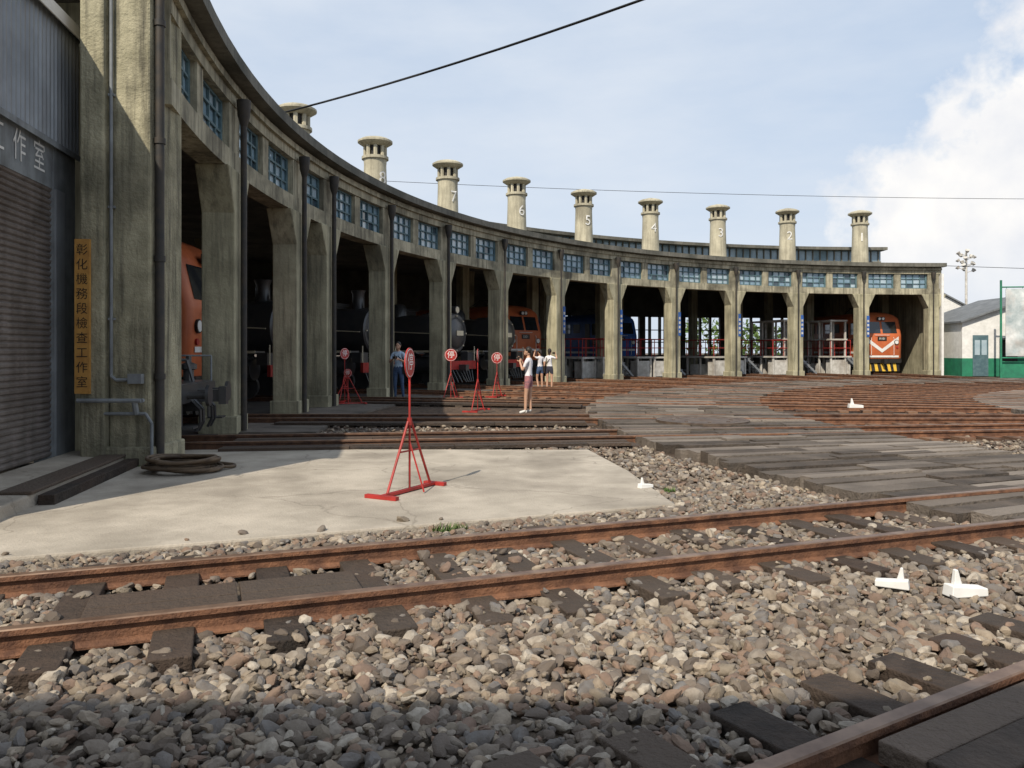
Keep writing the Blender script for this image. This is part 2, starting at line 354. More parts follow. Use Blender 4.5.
# ---------------------------------------------------------------- roundhouse
RH=empty('roundhouse')
PA=[-12.2,-4.0,4.2,8.3]+[16.4+ST*k for k in range(10)]
mb=MB()
for i,a in enumerate(PA):
    w=.34
    for (r0,r1,big) in ((31.7,32.32,1),(38.0,38.5,0),(44,44.5,0)):
        mb.T=CT(a)
        if i==0: continue
        h=.42 if big else .2
        prof=[(-w,0),(w,0),(w,4.2),(w+h,5.03),(-w-h,5.03),(-w,4.2)] if big else [(-.25,0),(.25,0),(.25,6.2),(.3,6.6),(-.3,6.6),(-.25,6.2)]
        mb.loft([[(-r0,y,z) for y,z in prof],[(-r1,y,z) for y,z in prof]],0)
        if big: mb.box(-r1-.05,-r0+.06,-w-.06,w+.06,0,.35,0)
mb.T=None
mb.obj('columns',['conc'],RH,bevel=.025)
mb=MB(); a0,a1=PA[0]+.35,PA[-1]+.9
mb.arc(31.78,32.25,5.033,5.4,a0,a1,60,0)
mb.arc(31.78,32.25,6.3,6.72,a0,a1,60,0)
mb.arc(31.7,31.777,6.52,6.66,a0,a1,60,0)
for i,a in enumerate(PA):
    d=.62; mb.arc(31.8,32.23,5.401,6.299,a-d if i else a0,a+(d if i else .45),1,0)
    if i<len(PA)-1 and i!=2:
        m=(a+PA[i+1])/2; mb.arc(31.82,32.2,5.401,6.299,m-.36,m+.36,1,0)
mb.obj('facade_beams',['fascia'],RH)
mb=MB(); mb.arc(31.45,50.4,6.723,6.95,PA[0]-.4,a1+.3,60,0)
mb.arc(40,46,6.951,8.0,30,a1,40,0); mb.arc(39.4,46.6,8.75,8.95,30,a1+.3,40,0)
for k in range(80):
    aa=30+k*.77
    if aa<a1: mb.arc(40,40.15,8.001,8.749,aa,aa+.12,1,0)
mb.obj('roof',['roof'],RH)
mb=MB(); mb.arc(40.07,40.1,8.001,8.749,30,a1,40,1); mb.arc(45.5,45.7,8.001,8.749,30,a1,40,0)
mb.obj('clerestory',['inner','glass'],RH)
fr=MB(); gl=MB()
for i in range(len(PA)-1):
    a,b=PA[i]+(.62 if i else .45),PA[i+1]-.62
    spans=[(a,b)] if i==2 else [(a,(PA[i]+PA[i+1])/2-.36),((PA[i]+PA[i+1])/2+.36,b)]
    for s0,s1 in spans:
        nc=4 if i!=2 else 3; nr=3
        for c in range(nc):
            for q in range(nr):
                x0=s0+(s1-s0)*c/nc; x1=s0+(s1-s0)*(c+1)/nc; z0=5.4+.9*q/nr; z1=5.4+.9*(q+1)/nr
                mi=random.choices([0,1,2],[4,4,1.6])[0]
                gl.arc(31.98,31.99,z0+.005,z1-.005,x0,x1,1,mi)
        for c in range(nc+1):
            x=s0+(s1-s0)*c/nc; ww=.045 if c not in (0,nc) else .09; x=min(max(x,s0+ww),s1-ww)
            fr.arc(31.93,31.975,5.401,6.299,x-ww,x+ww,1,0)
        for q in range(nr+1):
            z=5.4+.9*q/nr; z=min(max(z,5.431),6.269); fr.arc(31.935,31.97,z-.022,z+.022,s0+.05,s1-.05,1,0)
fr.obj('window_frames',['frame'],RH); gl.obj('window_panes',['glass','glass2','glass3'],RH)
mb=MB()
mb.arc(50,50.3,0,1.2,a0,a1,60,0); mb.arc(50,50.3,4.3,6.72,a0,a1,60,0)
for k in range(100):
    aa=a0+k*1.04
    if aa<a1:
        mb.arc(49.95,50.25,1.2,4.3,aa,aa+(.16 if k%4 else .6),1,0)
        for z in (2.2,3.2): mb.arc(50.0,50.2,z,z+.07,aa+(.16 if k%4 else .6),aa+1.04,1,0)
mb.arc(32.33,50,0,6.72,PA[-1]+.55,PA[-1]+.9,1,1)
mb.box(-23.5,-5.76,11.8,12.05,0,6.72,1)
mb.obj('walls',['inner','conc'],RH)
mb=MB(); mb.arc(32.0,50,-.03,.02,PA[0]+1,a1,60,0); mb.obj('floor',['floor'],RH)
mb=MB(); mb.arc(31.6,32.6,0,6.3,PA[-1]+.75,PA[-1]+1.0,1,0)
mb.obj('end_pier',['white'],RH)
mb=MB()
PX0,PX1,PY0,PY1=-5.75,-4.86,10.75,11.79
mb.box(-5.42,PX1,PY0,PY1,0,6.72,0)
mb.box(PX0,-5.423,PY0-.12,PY1,0,6.72,0)
mb.box(-5.48,PX1+.05,PY0-.06,PY1+.004,0,.3,0)
mb.obj('corner_pillar',['conc_n'],RH,bevel=.03)
mb=MB()
for i,a in enumerate(PA):
    if i==0:
        p=Vector((-4.79,10.88,0)); rr=.06
    else:
        p=P(31.6,a-.15); rr=.06
        mb.cyl((p.x,p.y,.05),(p.x,p.y,6.0),rr if i<6 else .04,n=10,mi=0)
        mb.lathe((p.x,p.y,0),[(rr,5.9),(.12,6.1),(.14,6.35),(.14,6.4)],10,0)
        continue
    mb.cyl((p.x,p.y,.05),(p.x,p.y,6.7),rr,n=12,mi=0)
    for z in (1.2,2.8,4.4,6.0): mb.cyl((p.x,p.y,z),(p.x,p.y,z+.08),rr+.015,n=12,mi=0)
mb.obj('downpipes',['pipe'],RH,smooth=40)
mb=MB(); yf=PY0-.18
mb.tube([(-5.36,PY0-.05,6.4),(-5.36,PY0-.05,1.25),(-5.3,PY0-.05,1.2),(-4.98,PY0-.05,1.2)],.022,8,0)
mb.tube([(-5.75,yf,.93),(-4.9,yf,.93),(-4.9,yf+.05,.93)],.028,8,0)
mb.tube([(-5.5,PY0-.09,.75),(-4.88,PY0-.09,.75),(-4.8,PY0-.09,.62),(-4.8,PY0-.09,.1)],.022,8,0)
mb.box(-5.12,-4.94,PY0-.1,PY0-.004,1.15,1.28,0)
mb.cyl((-5.0,PY0-.16,.93),(-5.0,PY0-.1,.75),.04,n=8,mi=0)
for z in (2,3.5,5): mb.box(-5.40,-5.32,PY0-.06,PY0-.003,z,z+.03,0)
mb.obj('conduits',['jamb'],RH,smooth=40)
for i in range(9):
    a=21.25+ST*i; p=P(37.3,a); num=str(9-i)
    e=empty('roof_chimney',p); mb=MB()
    mb.lathe((0,0,0),[(.95,6.9),(.95,7.25),(.62,7.3),(.56,7.6),(.50,9.9),(.52,10.15)],24,0)
    mb.lathe((0,0,0),[(.60,10.152),(.60,10.27),(.5,10.3)],24,0)
    mb.lathe((0,0,0),[(.36,10.3),(.36,10.78)],16,1)
    for k in range(8):
        t=k*math.pi/4+.2; c,s_=math.cos(t),math.sin(t); mb.cyl((.44*c,.44*s_,10.29),(.44*c,.44*s_,10.79),.09,n=6,mi=0)
    mb.lathe((0,0,0),[(.55,10.75),(.78,10.9),(.78,10.98),(.6,11.08),(.2,11.18),(.05,11.19)],24,0)
    mb.obj('chimney_stack',['chim','black'],e,smooth=40)
    mb=MB(); th0=math.atan2(-math.sin(R(a)),math.cos(R(a)))-(.25)
    def fn(x,y,th0=th0): 
        rr=.565; t=th0+x/rr; return (rr*math.cos(t),rr*math.sin(t),9.25+y)
    add_text(mb,num,.8,fn,0); mb.obj('painted_number',['white'],e)
mb=MB()
for i,a in enumerate(PA[7:13]):
    mb.T=stallT(31.69,a+.25,0)
    mb.box(0,.015,.02,.2,2.4,3.7,0); 
    for z in (2.55,2.8,3.05,3.3): mb.box(.016,.02,.05,.17,z,z+.14,1)
    mb.T=None
mb.obj('column_plates',['blue','whiteold'],RH)
# ---------------------------------------------------------------- workshop on the left
e=empty('corrugated_workshop')
u=Vector((-.15,.989,0)); O=Vector((-6.18,11.1,0))
ang=math.atan2(u.y,u.x)
T=Matrix.Translation(O)@Matrix.Rotation(ang,4,'Z')
mb=MB(); mb.T=T
mb.box(-5.3,-4.55,0,.25,0,4.4,0); mb.box(-.42,.3,0,.25,0,4.4,0); mb.box(-4.548,-.422,.02,.25,3.75,4.4,0)
mb.box(-.42,-.14,-.03,-.002,.18,3.75,1); mb.box(-4.84,-4.56,-.03,-.002,.18,3.75,1)
mb.box(-5.3,-5.05,.252,6,0,6,0)
mb.obj('walls',['jamb','galv'],e)
mb=MB(); mb.T=T
x=-5.3; pts=[]
while x<.3:
    pts+= [(x,0),(x+.03,-.03),(x+.06,-.03),(x+.09,0)]; x+=.12
pts.append((.3,0)); 
mb.loft([[(a_,b_-.03,4.35) for a_,b_ in pts]+[(.3,.2,4.35),(-5.3,.2,4.35)],[(a_,b_-.03,6.0) for a_,b_ in pts]+[(.3,.2,6.0),(-5.3,.2,6.0)]],0)
mb.box(-5.4,.4,-.14,.1,6.003,6.1,1); mb.box(-5.4,.4,-.16,-.142,5.93,6.1,2)
mb.box(-5.35,.35,-.07,-.062,4.28,4.36,1)
mb.poly([(-5.5,-.1,6.105),(.4,-.1,6.105),(.4,6,6.9),(-5.5,6,6.9)],1)
mb.obj('corrugated_cladding',['galv','jamb','white'],e)
mb=MB(); mb.T=T; z=.18; pr=[]
while z<3.75:
    pr+=[(0.06,z),(.035,z+.02),(.03,z+.05),(.06,z+.075)]; z+=.08
pr2=pr+[(.12,z),(.12,.18)]
mb.loft([[(-4.55,y,zz) for y,zz in pr2],[(-.42,y,zz) for y,zz in pr2]],0)
mb.obj('roller_shutter',['shut'],e)
mb=MB(); mb.T=T
def fn(x,y): return (-1.95+x*.85,.012,4.06+y)
try: add_text(mb,"電  機  工  作  室",.42,fn,0)
except Exception as ex: print(ex)
mb.obj('wall_lettering',['white'],e)
mb=MB(); mb.T=T
mb.loft([[(-4.9,-.95,-.02),(.1,-.95,-.02),(.1,-.035,-.02),(-4.9,-.035,-.02)],[(-4.9,-.92,.17),(.1,-.92,.17),(.1,-.035,.19),(-4.9,-.035,.19)]],0)
mb.obj('door_step',['pad'],e,bevel=.02)
mb=MB(); mb.T=T@Matrix.Translation((0,0,.172)); mb.box(-3.4,-.55,-.95,-.62,0,.035,0); mb.box(-3.3,-.4,-1.12,-.96,-.17,-.02,0)
mb.obj('timber_ramp',['sleeper'],bevel=.01)
e=empty('wooden_name_board'); mb=MB(); mb.box(-5.79,-5.59,PY0-.165,PY0-.125,1.02,3.07,0)
yy=PY0-.168
for k,ch in enumerate("彰化機務段檢查工作室"):
    def fn(x,y,k=k): return (-5.69+x,yy,2.92-k*.195+y)
    add_text(mb,ch,.16,fn,1)
mb.obj('board',['signwood','black'],e)
pts=[]
for i in range(0,210):
    t=i*2*math.pi/24; rr=.34+.07*math.sin(i*.31)+.05*random.uniform(-1,1)*.3
    pts.append((rr*1.15*math.cos(t)+.02*math.sin(i*.07),rr*math.sin(t),.09+.018*(i/24)+.012*math.sin(i*.5)))
pts+=[(.5,.1,.09),(.6,.4,.085),(.3,.6,.085),(-.1,.75,.085),(-.5,.5,.1)]
cu=bpy.data.curves.new('hose_coil','CURVE'); cu.dimensions='3D'; sp=cu.splines.new('NURBS'); sp.points.add(len(pts)-1)
for i,p in enumerate(pts): sp.points[i].co=(*p,1)
sp.use_endpoint_u=True; cu.bevel_depth=.022; cu.materials.append(M['hose'])
o=bpy.data.objects.new('hose_coil',cu); S.collection.objects.link(o); o.location=(-4.2,10.2,-.01)
# ---------------------------------------------------------------- unseen building behind the camera, added to shade the foreground
e=empty('shadow_building'); mb=MB(); WX0,WX1,WY0,WY1,WH=-13,-1.3,-12,-3.7,7.4
mb.box(WX0,WX1,WY0,WY1,0,WH,0)
mb.obj('walls',['conc'],e); mb=MB()
mb.loft([[(WX0-.3,WY0-.3,WH+.003),(WX0-.3,WY1+.3,WH+.003),(WX0-.3,(WY0+WY1)/2,WH+1.6)],[(WX1+.3,WY0-.3,WH+.003),(WX1+.3,WY1+.3,WH+.003),(WX1+.3,(WY0+WY1)/2,WH+1.6)]],0)
mb.obj('roof',['greyroof'],e); mb=MB()
for x in (-11,-8,-5): mb.box(x,x+1.6,WY1+.004,WY1+.05,1.2,2.8,0); mb.box(x,x+1.6,WY1+.004,WY1+.05,4.6,6,0)
mb.obj('windows',['dglass'],e)
# ---------------------------------------------------------------- locomotives
def bogie(mb,x,mi):
    for dx in (-.9,.9):
        for sy in (-1,1):
            mb.cyl((x+dx,sy*.48,.60),(x+dx,sy*.60,.60),.46,n=20,mi=mi); mb.cyl((x+dx,sy*.6,.60),(x+dx,sy*.85,.60),.12,n=10,mi=mi)
        mb.cyl((x+dx,-.6,.6),(x+dx,.6,.6),.07,n=8,mi=mi)
    for sy in (-1,1):
        mb.box(x-1.5,x+1.5,sy*.8-.06,sy*.8+.06,.55,.8,mi)
        for dx in (-.5,.0,.5): mb.cyl((x+dx,sy*.92,.45),(x+dx,sy*.92,.85),.09,n=10,mi=mi)
def loco(r,a,body='orange',number='E208',L=12.0,vstripe=True):
    e=empty('electric_locomotive',P(r,a,.05),-R(a))
    def ring(z,xf,hw,rc=.28):
        pts=[]
        for k in range(6):
            t=math.pi/2*k/5; pts.append((xf-rc+rc*math.sin(t),-(hw-rc)-rc*math.cos(t),z))
        for k in range(6):
            t=math.pi/2*(1-k/5); pts.append((xf-rc+rc*math.sin(t),(hw-rc)+rc*math.cos(t),z))
        pts+=[(-L,hw,z),(-L,-hw,z)]; return pts
    mb=MB(); mb.loft([ring(1.0,0,1.36),ring(1.05,.02,1.39),ring(2.4,.04,1.40),ring(2.5,.03,1.40),ring(3.45,-.22,1.38),ring(3.62,-.3,1.33),ring(3.82,-.45,1.1),ring(3.95,-.7,.75),ring(4.0,-1,.4)],0)
    mb.obj('body',[body],e,smooth=32)
    mb=MB()
    for y0,y1 in ((-1.02,-.07),(.07,1.02)):
        f=lambda z:.03+.012-(z-2.5)*.263
        mb.poly([(f(2.62),y0,2.62),(f(2.62),y1,2.62),(f(3.36),y1*.97 if y1>0 else y1,3.36),(f(3.36),y0 if y0>0 else y0*.97,3.36)],0)
    for sy in (-1,1):
        yy=sy*1.408
        mb.box(-1.3,-.75,yy-.006,yy+.006,2.55,3.3,0); mb.box(-2.15,-1.6,yy-.006,yy+.006,1.15,3.3,2)
        for k in range(6): mb.box(-3.6-k*1.2,-2.8-k*1.2,yy-.006,yy+.006,2.7,3.3,0 if k%2 else 2)
        mb.box(-L+.2,-.35,yy-.008,yy+.008,1.32,1.45,1)
        mb.cyl((.02,sy*.95,2.05),(.09,sy*.95,2.05),.15,n=16,mi=2); mb.cyl((.09,sy*.95,2.05),(.10,sy*.95,2.05),.12,n=16,mi=1)
        mb.cyl((.02,sy*1.0,1.72),(.08,sy*1.0,1.72),.07,n=12,mi=3)
    mb.box(-.16,-.06,-.25,.25,3.44,3.66,2); 
    for sy in (-.12,.12): mb.cyl((-.07,sy,3.55),(-.03,sy,3.55),.085,n=12,mi=1)
    if vstripe:
        for sy in (-1,1):
            mb.poly([(.048,0,1.38),(.048,0,1.62),(.048,sy*1.1,2.42),(.048,sy*1.1,2.16)],1)
        mb.poly([(.05,-1.1,1.08),(.05,1.1,1.08),(.05,1.1,1.2),(.05,-1.1,1.2)],1)
    else:
        mb.poly([(.048,-1.1,1.5),(.048,1.1,1.5),(.048,1.1,1.62),(.048,-1.1,1.62)],1)
    mb.box(.05,.07,-.3,.3,2.15,2.4,2)
    add_text(mb,number,.2,lambda x,y:(.073,x,2.27+y),1)
    mb.box(-1.35,-.65,-1.42,-1.404,1.85,2.25,2)
    add_text(mb,number,.26,lambda x,y:(-1.0+x*1.0,-1.424,2.05+y),1)
    for sy in (-1,1): mb.tube([(.06,sy*.75,1.2),(.12,sy*.75,1.25),(.12,sy*.75,2.3),(.06,sy*.75,2.35)],.015,6,1)
    mb.tube([(.06,-.5,2.5),(.1,-.45,2.5),(.1,.45,2.5),(.06,.5,2.5)],.015,6,1)
    mb.obj('fittings',['dglass','white','black','red'],e,smooth=35)
    mb=MB()
    mb.box(-L+.1,-.05,-1.2,1.2,.75,.998,0); mb.box(-.049,.12,-1.25,1.25,.72,.995,0)
    mb.box(.12,.45,-.12,.12,.72,.95,0); mb.box(.45,.6,-.16,.05,.68,1.0,0)
    for sy in (-1,1):
        mb.cyl((.12,sy*.6,.7),(.2,sy*.6,.45),.03,n=6,mi=0)
        mb.box(-.9,-.5,sy*1.25-.1,sy*1.25+.1,.3,.35,0); mb.box(-.9,-.5,sy*1.25-.1,sy*1.25+.1,.6,.64,0)
    for k in range(11):
        y=-1.15+k*.21; mb.loft([[(.0,y,.72),(.0,y+.2,.72),(-.05,y+.2,.72),(-.05,y,.72)],[(.28-abs(y+.1)*.18,y,.2),(.28-abs(y+.1)*.18,y+.2,.2),(.22-abs(y+.1)*.18,y+.2,.2),(.22-abs(y+.1)*.18,y,.2)]],1 if (k%2 and vstripe) else 0)
    for x in (-2.4,-L+2.4): bogie(mb,x,0)
    mb.cyl((-3,-.6,4.35),(-3,.6,4.35),.04,n=6,mi=0); mb.tube([(-3.8,-.5,4.02),(-3,-.5,4.35),(-2.2,-.5,4.02)],.025,6,0); mb.tube([(-3.8,.5,4.02),(-3,.5,4.35),(-2.2,.5,4.02)],.025,6,0)
    mb.obj('underframe',['black','yellow'],e,smooth=35)
loco(33.0,0.1,'orange','E208',vstripe=False)
loco(36.3,45.05,'orange','E301',vstripe=False)
loco(33.6,tracks[-1],'orange','R101')
loco(40.0,61.4,'blue','R29',vstripe=False)
def steam(r,a):
    e=empty('steam_locomotive',P(r,a,.05),-R(a)); mb=MB()
    rg=lambda x,rr:[(x,rr*math.cos(2*math.pi*i/28),2.25+rr*math.sin(2*math.pi*i/28)) for i in range(28)]
    mb.loft([rg(-7,.8),rg(-1.6,.78),rg(-1.59,.84),rg(-.1,.84),rg(-.05,.78)],0)
    mb.loft([rg(-.049,.66),rg(.03,.6),rg(.1,.4),rg(.13,.1)],0); 
    for k in range(8):
        t=k*math.pi/4; mb.cyl((-.06,.72*math.cos(t),2.25+.72*math.sin(t)),(0,.72*math.cos(t),2.25+.72*math.sin(t)),.03,n=6,mi=2)
    mb.box(.13,.15,-.25,.25,2.15,2.35,2)
    mb.lathe((-.8,0,0),[(.3,3.0),(.24,3.15),(.22,3.6),(.28,3.75),(.26,3.76)],16,0)
    mb.lathe((-3,0,0),[(.4,2.9),(.38,3.3),(.25,3.5),(.05,3.55)],16,0); mb.lathe((-4.8,0,0),[(.35,2.9),(.33,3.25),(.2,3.42),(.05,3.45)],16,0)
    mb.cyl((-.3,0,3.22),(-.0,0,3.22),.16,n=14,mi=0); mb.cyl((0,0,3.22),(.02,0,3.22),.13,n=14,mi=2)
    for sy in (-1,1):
        mb.box(-7,-.3,sy*1.05-.28,sy*1.05+.28,1.45,1.52,0); mb.cyl((-1.6,sy*1.0,.95),(-.5,sy*1.0,.95),.32,n=16,mi=0)
        mb.box(-7,-.3,sy*1.335-.006,sy*1.335+.006,1.45,1.53,2)
        for x in (-2.6,-4.0,-5.4):
            mb.cyl((x,sy*.5,.72),(x,sy*.62,.72),.68,n=24,mi=0); mb.cyl((x,sy*.62,.72),(x,sy*.74,.72),.14,n=10,mi=3)
        mb.box(-5.5,-1.6,sy*.76-.04,sy*.76+.04,.75,.87,3); mb.cyl((-1.0,sy*.5,.42),(-1.0,sy*.62,.42),.38,n=18,mi=0)
        mb.tube([(-.2,sy*.9,2.2),(-6.8,sy*.9,2.5)],.02,6,2)
        mb.box(-.3,.05,sy*1.0-.25,sy*1.0+.25,1.1,1.46,0)
        mb.tube([(.1,sy*1.2,.8),(.1,sy*1.2,1.7)],.02,6,2)
    mb.box(.05,.16,-1.25,1.25,.75,1.1,1); mb.box(.16,.5,-.12,.12,.7,.95,0)
    for k in range(9): y=-1+k*.25; mb.cyl((.1,y,.74),(.45-abs(y)*.2,y*.9,.22),.025,n=6,mi=0)
    mb.box(-9,-7.01,-1.3,1.3,1.3,3.6,0); mb.box(-9.2,-6.9,-1.4,1.4,3.6,3.72,0)
    mb.obj('engine',['engine','red','cream','jamb'],e,smooth=35)
steam(32.6,tracks[4])
steam(33.4,tracks[3])
steam(34.2,12.35)
steam(33.2,tracks[5])
e=empty('flat_wagon',P(31.9,-8.1,.05),R(8.1)); mb=MB()
mb.box(-7,0,-1.15,1.15,.95,1.02,0); mb.box(-.05,.06,-1.2,1.2,.72,1.0,0)
for sy in (-1,1):
    mb.box(-7,-.06,sy*.62-.05,sy*.62+.05,.5,.945,0)
    mb.cyl((.06,sy*.7,.84),(.35,sy*.7,.84),.06,n=10,mi=0); mb.cyl((.35,sy*.7,.84),(.4,sy*.7,.84),.17,n=16,mi=0)
    mb.tube([(0,sy*1.15,1.0),(0,sy*1.15,1.45),(-.8,sy*1.15,1.45),(-.8,sy*1.15,1.0)],.018,6,1)
    mb.cyl((-1.2,sy*.98,.62),(-.35,sy*.98,.62),.22,n=16,mi=0); mb.cyl((-.34,sy*.98,.62),(-.3,sy*.98,.62),.16,n=14,mi=1)
    mb.box(-4.6,-1.2,sy*.82-.03,sy*.82+.03,.5,.58,1)
    for x in (-2.0,-3.2,-4.4):
        mb.cyl((x,sy*.5,.56),(x,sy*.6,.56),.54,n=26,mi=0); mb.cyl((x,sy*.6,.56),(x,sy*.72,.56),.1,n=10,mi=1)
        for k in range(10):
            t=k*math.pi/5; mb.cyl((x+.1*math.cos(t),sy*.61,.56+.1*math.sin(t)),(x+.46*math.cos(t),sy*.61,.56+.46*math.sin(t)),.022,n=5,mi=1)
mb.cyl((-.55,-.55,1.2),(-.55,.5,1.2),.17,n=16,mi=0); mb.cyl((-1.1,-.75,1.25),(-1.1,.2,1.25),.2,n=18,mi=0)
for x,y in ((-.3,.8),(-.9,.7),(-1.6,-.6),(-1.6,.5)): mb.lathe((x,y,0),[(.09,1.02),(.09,1.2),(.14,1.22),(.14,1.3),(.05,1.34),(.05,1.45)],10,0)
mb.tube([(-.1,-.9,1.02),(-.1,-.9,1.3),(-1.4,-.9,1.35),(-1.4,-.9,1.02)],.03,6,0); mb.tube([(-.1,.3,1.02),(-.2,.3,1.38),(-1.2,.1,1.42)],.03,6,0)
mb.box(.06,.4,-.1,.1,.7,.9,0); mb.box(.4,.52,-.14,.04,.66,.95,0)
for y in (-.5,-.3,.3,.5): mb.tube([(.06,y,.75),(.2,y,.6),(.2,y+.03,.4),(.12,y+.06,.25)],.025,6,0)
for y in (-1,1): mb.box(.0,.25,y-.15,y+.15,.35,.38,0); mb.box(.0,.02,y-.15,y+.15,.35,.72,0)
mb.obj('wagon_body',['engine','jamb'],e,smooth=35)
def platform(r,a,off,two=False):
    e=empty('inspection_platform',tuple(stallT(r,a,0)@Vector((0,off,.02))),-R(a)); mb=MB()
    for x in (0,-1.3,-2.6,-3.9):
        for y in (-.5,.5): mb.box(x-.05,x+.05,y-.05,y+.05,0,1.1 if not two else 3.4,0)
    mb.box(-4,.1,-.6,.6,1.1,1.2,0)
    mb.box(-.7,.0,-.4,.45,.05,.95,0); mb.box(-2.3,-1.5,-.5,.2,.05,.7,0)
    if two:
        mb.box(-4,.1,-.6,.6,3.4,3.5,0); mb.box(-4,.1,-.6,.6,2.2,2.3,0)
    z0=1.2
    for x in (.05,-1.3,-2.6,-3.9):
        for y in (-.55,.55): mb.cyl((x,y,z0),(x,y,z0+1),.025,n=6,mi=1)
    for y in (-.55,.55):
        for z in (z0+.5,z0+1): mb.cyl((.05,y,z),(-3.9,y,z),.025,n=6,mi=1)
    mb.cyl((.05,-.55,z0+1),(.05,.55,z0+1),.025,n=6,mi=1); mb.cyl((.05,-.55,z0+.5),(.05,.55,z0+.5),.025,n=6,mi=1)
    for k in range(5): mb.box(-.2+.0,.1,.62+k*.22,.62+k*.22+.24,1.1-k*.22-.04,1.1-k*.22,2)
    for x in (-.2,.1): mb.loft([[(x-.015,.6,1.15),(x+.015,.6,1.15),(x+.015,.6,.98),(x-.015,.6,.98)],[(x-.015,1.75,.15),(x+.015,1.75,.15),(x+.015,1.75,0),(x-.015,1.75,0)]],2)
    mb.obj('frame',['whiteold','red','galv'],e)
for a,off,two in ((52.9,-.9,0),(56.2,.2,0),(61.1,-1.5,0),(65.6,0,0),(69,-.6,0),(73.5,0,0),(77.2,-1.3,1),(79,.9,1),(81.5,-.2,0),(48.8,.5,0)):
    platform(33.2+random.uniform(0,1.0),a,off,bool(two))
# ---------------------------------------------------------------- stop stands
def stand(x,y,rz,disc=.16,h=1.62,discrot=0.0,base=.5,lab='停'):
    e=empty('stop_sign_stand',(x,y,0),rz); mb=MB()
    zb=.062
    mb.box(-base,base,-.025,.025,zb,zb+.03,0); mb.box(-base-.03,-base+.03,-.2,.2,zb-.01,zb+.028,0)
    mb.box(base-.03,base+.03,-.14,.14,zb-.01,zb+.028,0)
    mb.cyl((0,0,zb),(0,0,h-.3),.012,n=8); 
    for s in (-1,1): mb.cyl((s*(base*.8),0,zb+.03),(s*.03,0,.82),.014,n=8)
    mb.cyl((-.17,0,.5),(.17,0,.5),.01,n=6); mb.cyl((0,-.19,zb),(0,0,.6),.01,n=6)
    mb.cyl((0,0,.78),(0,0,.86),.026,n=10)
    D=Matrix.Translation((0,0,h-.16))@Matrix.Rotation(discrot,4,'Z'); mb.T=D
    mb.cyl((0,-.006,0),(0,.006,0),disc,n=28,mi=0)
    for s in (-1,1):
        mb.cyl((0,s*.007,0),(0,s*.009,0),disc*.93,n=28,mi=1); mb.cyl((0,s*.0095,0),(0,s*.011,0),disc*.88,n=28,mi=0)
    add_text(mb,lab,disc*1.2,lambda x_,y_:(x_,-.0125,y_),1)
    mb.T=None; mb.obj('stand_frame',['red','white'],e,smooth=35)
stand(-1.12,8.75,R(62),discrot=R(17),disc=.165)
stand(-.87,20.3,R(70),discrot=R(18),disc=.17,h=1.62)
stand(-1.95,25.5,R(60),discrot=R(-50),disc=.2,h=1.6)
stand(-.5,26.5,R(70),discrot=R(-60),disc=.19,h=1.5)
stand(-5.0,23.9,R(80),discrot=R(-30),disc=.17,h=1.65)
stand(-4.7,22.9,R(20),discrot=R(-30),disc=.12,h=1.1)
def chock(x,y,rz,s=1,z=0.03):
    e=empty('wheel_chock',(x,y,z),rz); mb=MB()
    mb.loft([[(-.13*s,-.05*s,0),(.13*s,-.05*s,0),(.13*s,.05*s,0),(-.13*s,.05*s,0)],[(-.12*s,-.045*s,.075*s),(.13*s,-.045*s,.05*s),(.13*s,.045*s,.05*s),(-.12*s,.045*s,.075*s)]],0)
    mb.loft([[(-.09*s,-.02*s,.06*s),(-.03*s,-.02*s,.06*s),(-.03*s,.02*s,.06*s),(-.09*s,.02*s,.06*s)],[(-.08*s,-.015*s,.17*s),(-.06*s,-.015*s,.17*s),(-.06*s,.015*s,.17*s),(-.08*s,.015*s,.17*s)]],0)
    mb.obj('chock_block',['white'],e,bevel=.006)
chock(2.52,5.3,R(150),.8); chock(2.9,5.12,R(10),1.0); chock(1.5,9.0,R(30),.7,.05); chock(8.8,20.5,R(0),1.4,.12)
mb=MB()
for cx,cy,sc in ((-.6,6.98,.75),(-.45,7.03,.5),(-3.9,5.75,.6),(1.75,8.9,.5),(-5.0,10.62,.5)):
    for k in range(60):
        t=random.uniform(0,6.28); l=random.uniform(.05,.13)*sc; b0=Vector((cx+random.uniform(-.13,.13)*sc,cy+random.uniform(-.05,.05)*sc,.02))
        tip=b0+Vector((math.cos(t)*l*.7,math.sin(t)*l*.7,l)); w=Vector((-math.sin(t),math.cos(t),0))*.007
        mb.poly([b0-w,b0+w,tip]); 
mb.obj('weeds',['leaf'])
# ---------------------------------------------------------------- right side buildings
e=empty('white_office'); mb=MB()
e.location=(27.35,48.6,0); e.rotation_euler=(0,0,R(-4))
mb.box(0,4.3,0,7,1.1,3.3,0); mb.box(-.02,4.32,-.02,7.02,0,1.1,1)
mb.poly([(0,0,3.3),(4.3,0,3.3),(4.3,0,4.85)],0); 
mb.loft([[(-.2,-.3,3.25),(4.5,-.3,4.92),(4.5,-.3,5.03),(-.2,-.3,3.36)],[(-.2,7.2,3.25),(4.5,7.2,4.92),(4.5,7.2,5.03),(-.2,7.2,3.36)]],2)
mb.box(4.301,4.5,0,7,0,4.8,0)
mb.box(.6,1.5,-.06,-.024,.02,2.5,3); mb.box(.7,1.0,-.075,-.062,1.3,2.2,4); mb.box(1.1,1.4,-.075,-.062,1.3,2.2,4)
mb.box(2.3,3.2,-.06,-.024,.1,2.2,5); mb.box(2.2,3.3,-.5,-.02,2.25,2.33,2)
mb.obj('walls',['white','green','greyroof','frame','glass2','black'],e)
e=empty('white_shed'); mb=MB(); e.location=(27.5,57,0)
mb.loft([[(0,0,0),(5,0,0),(5,0,4.6),(0,0,7.2)],[(0,6,0),(5,6,0),(5,6,4.6),(0,6,7.2)]],0)
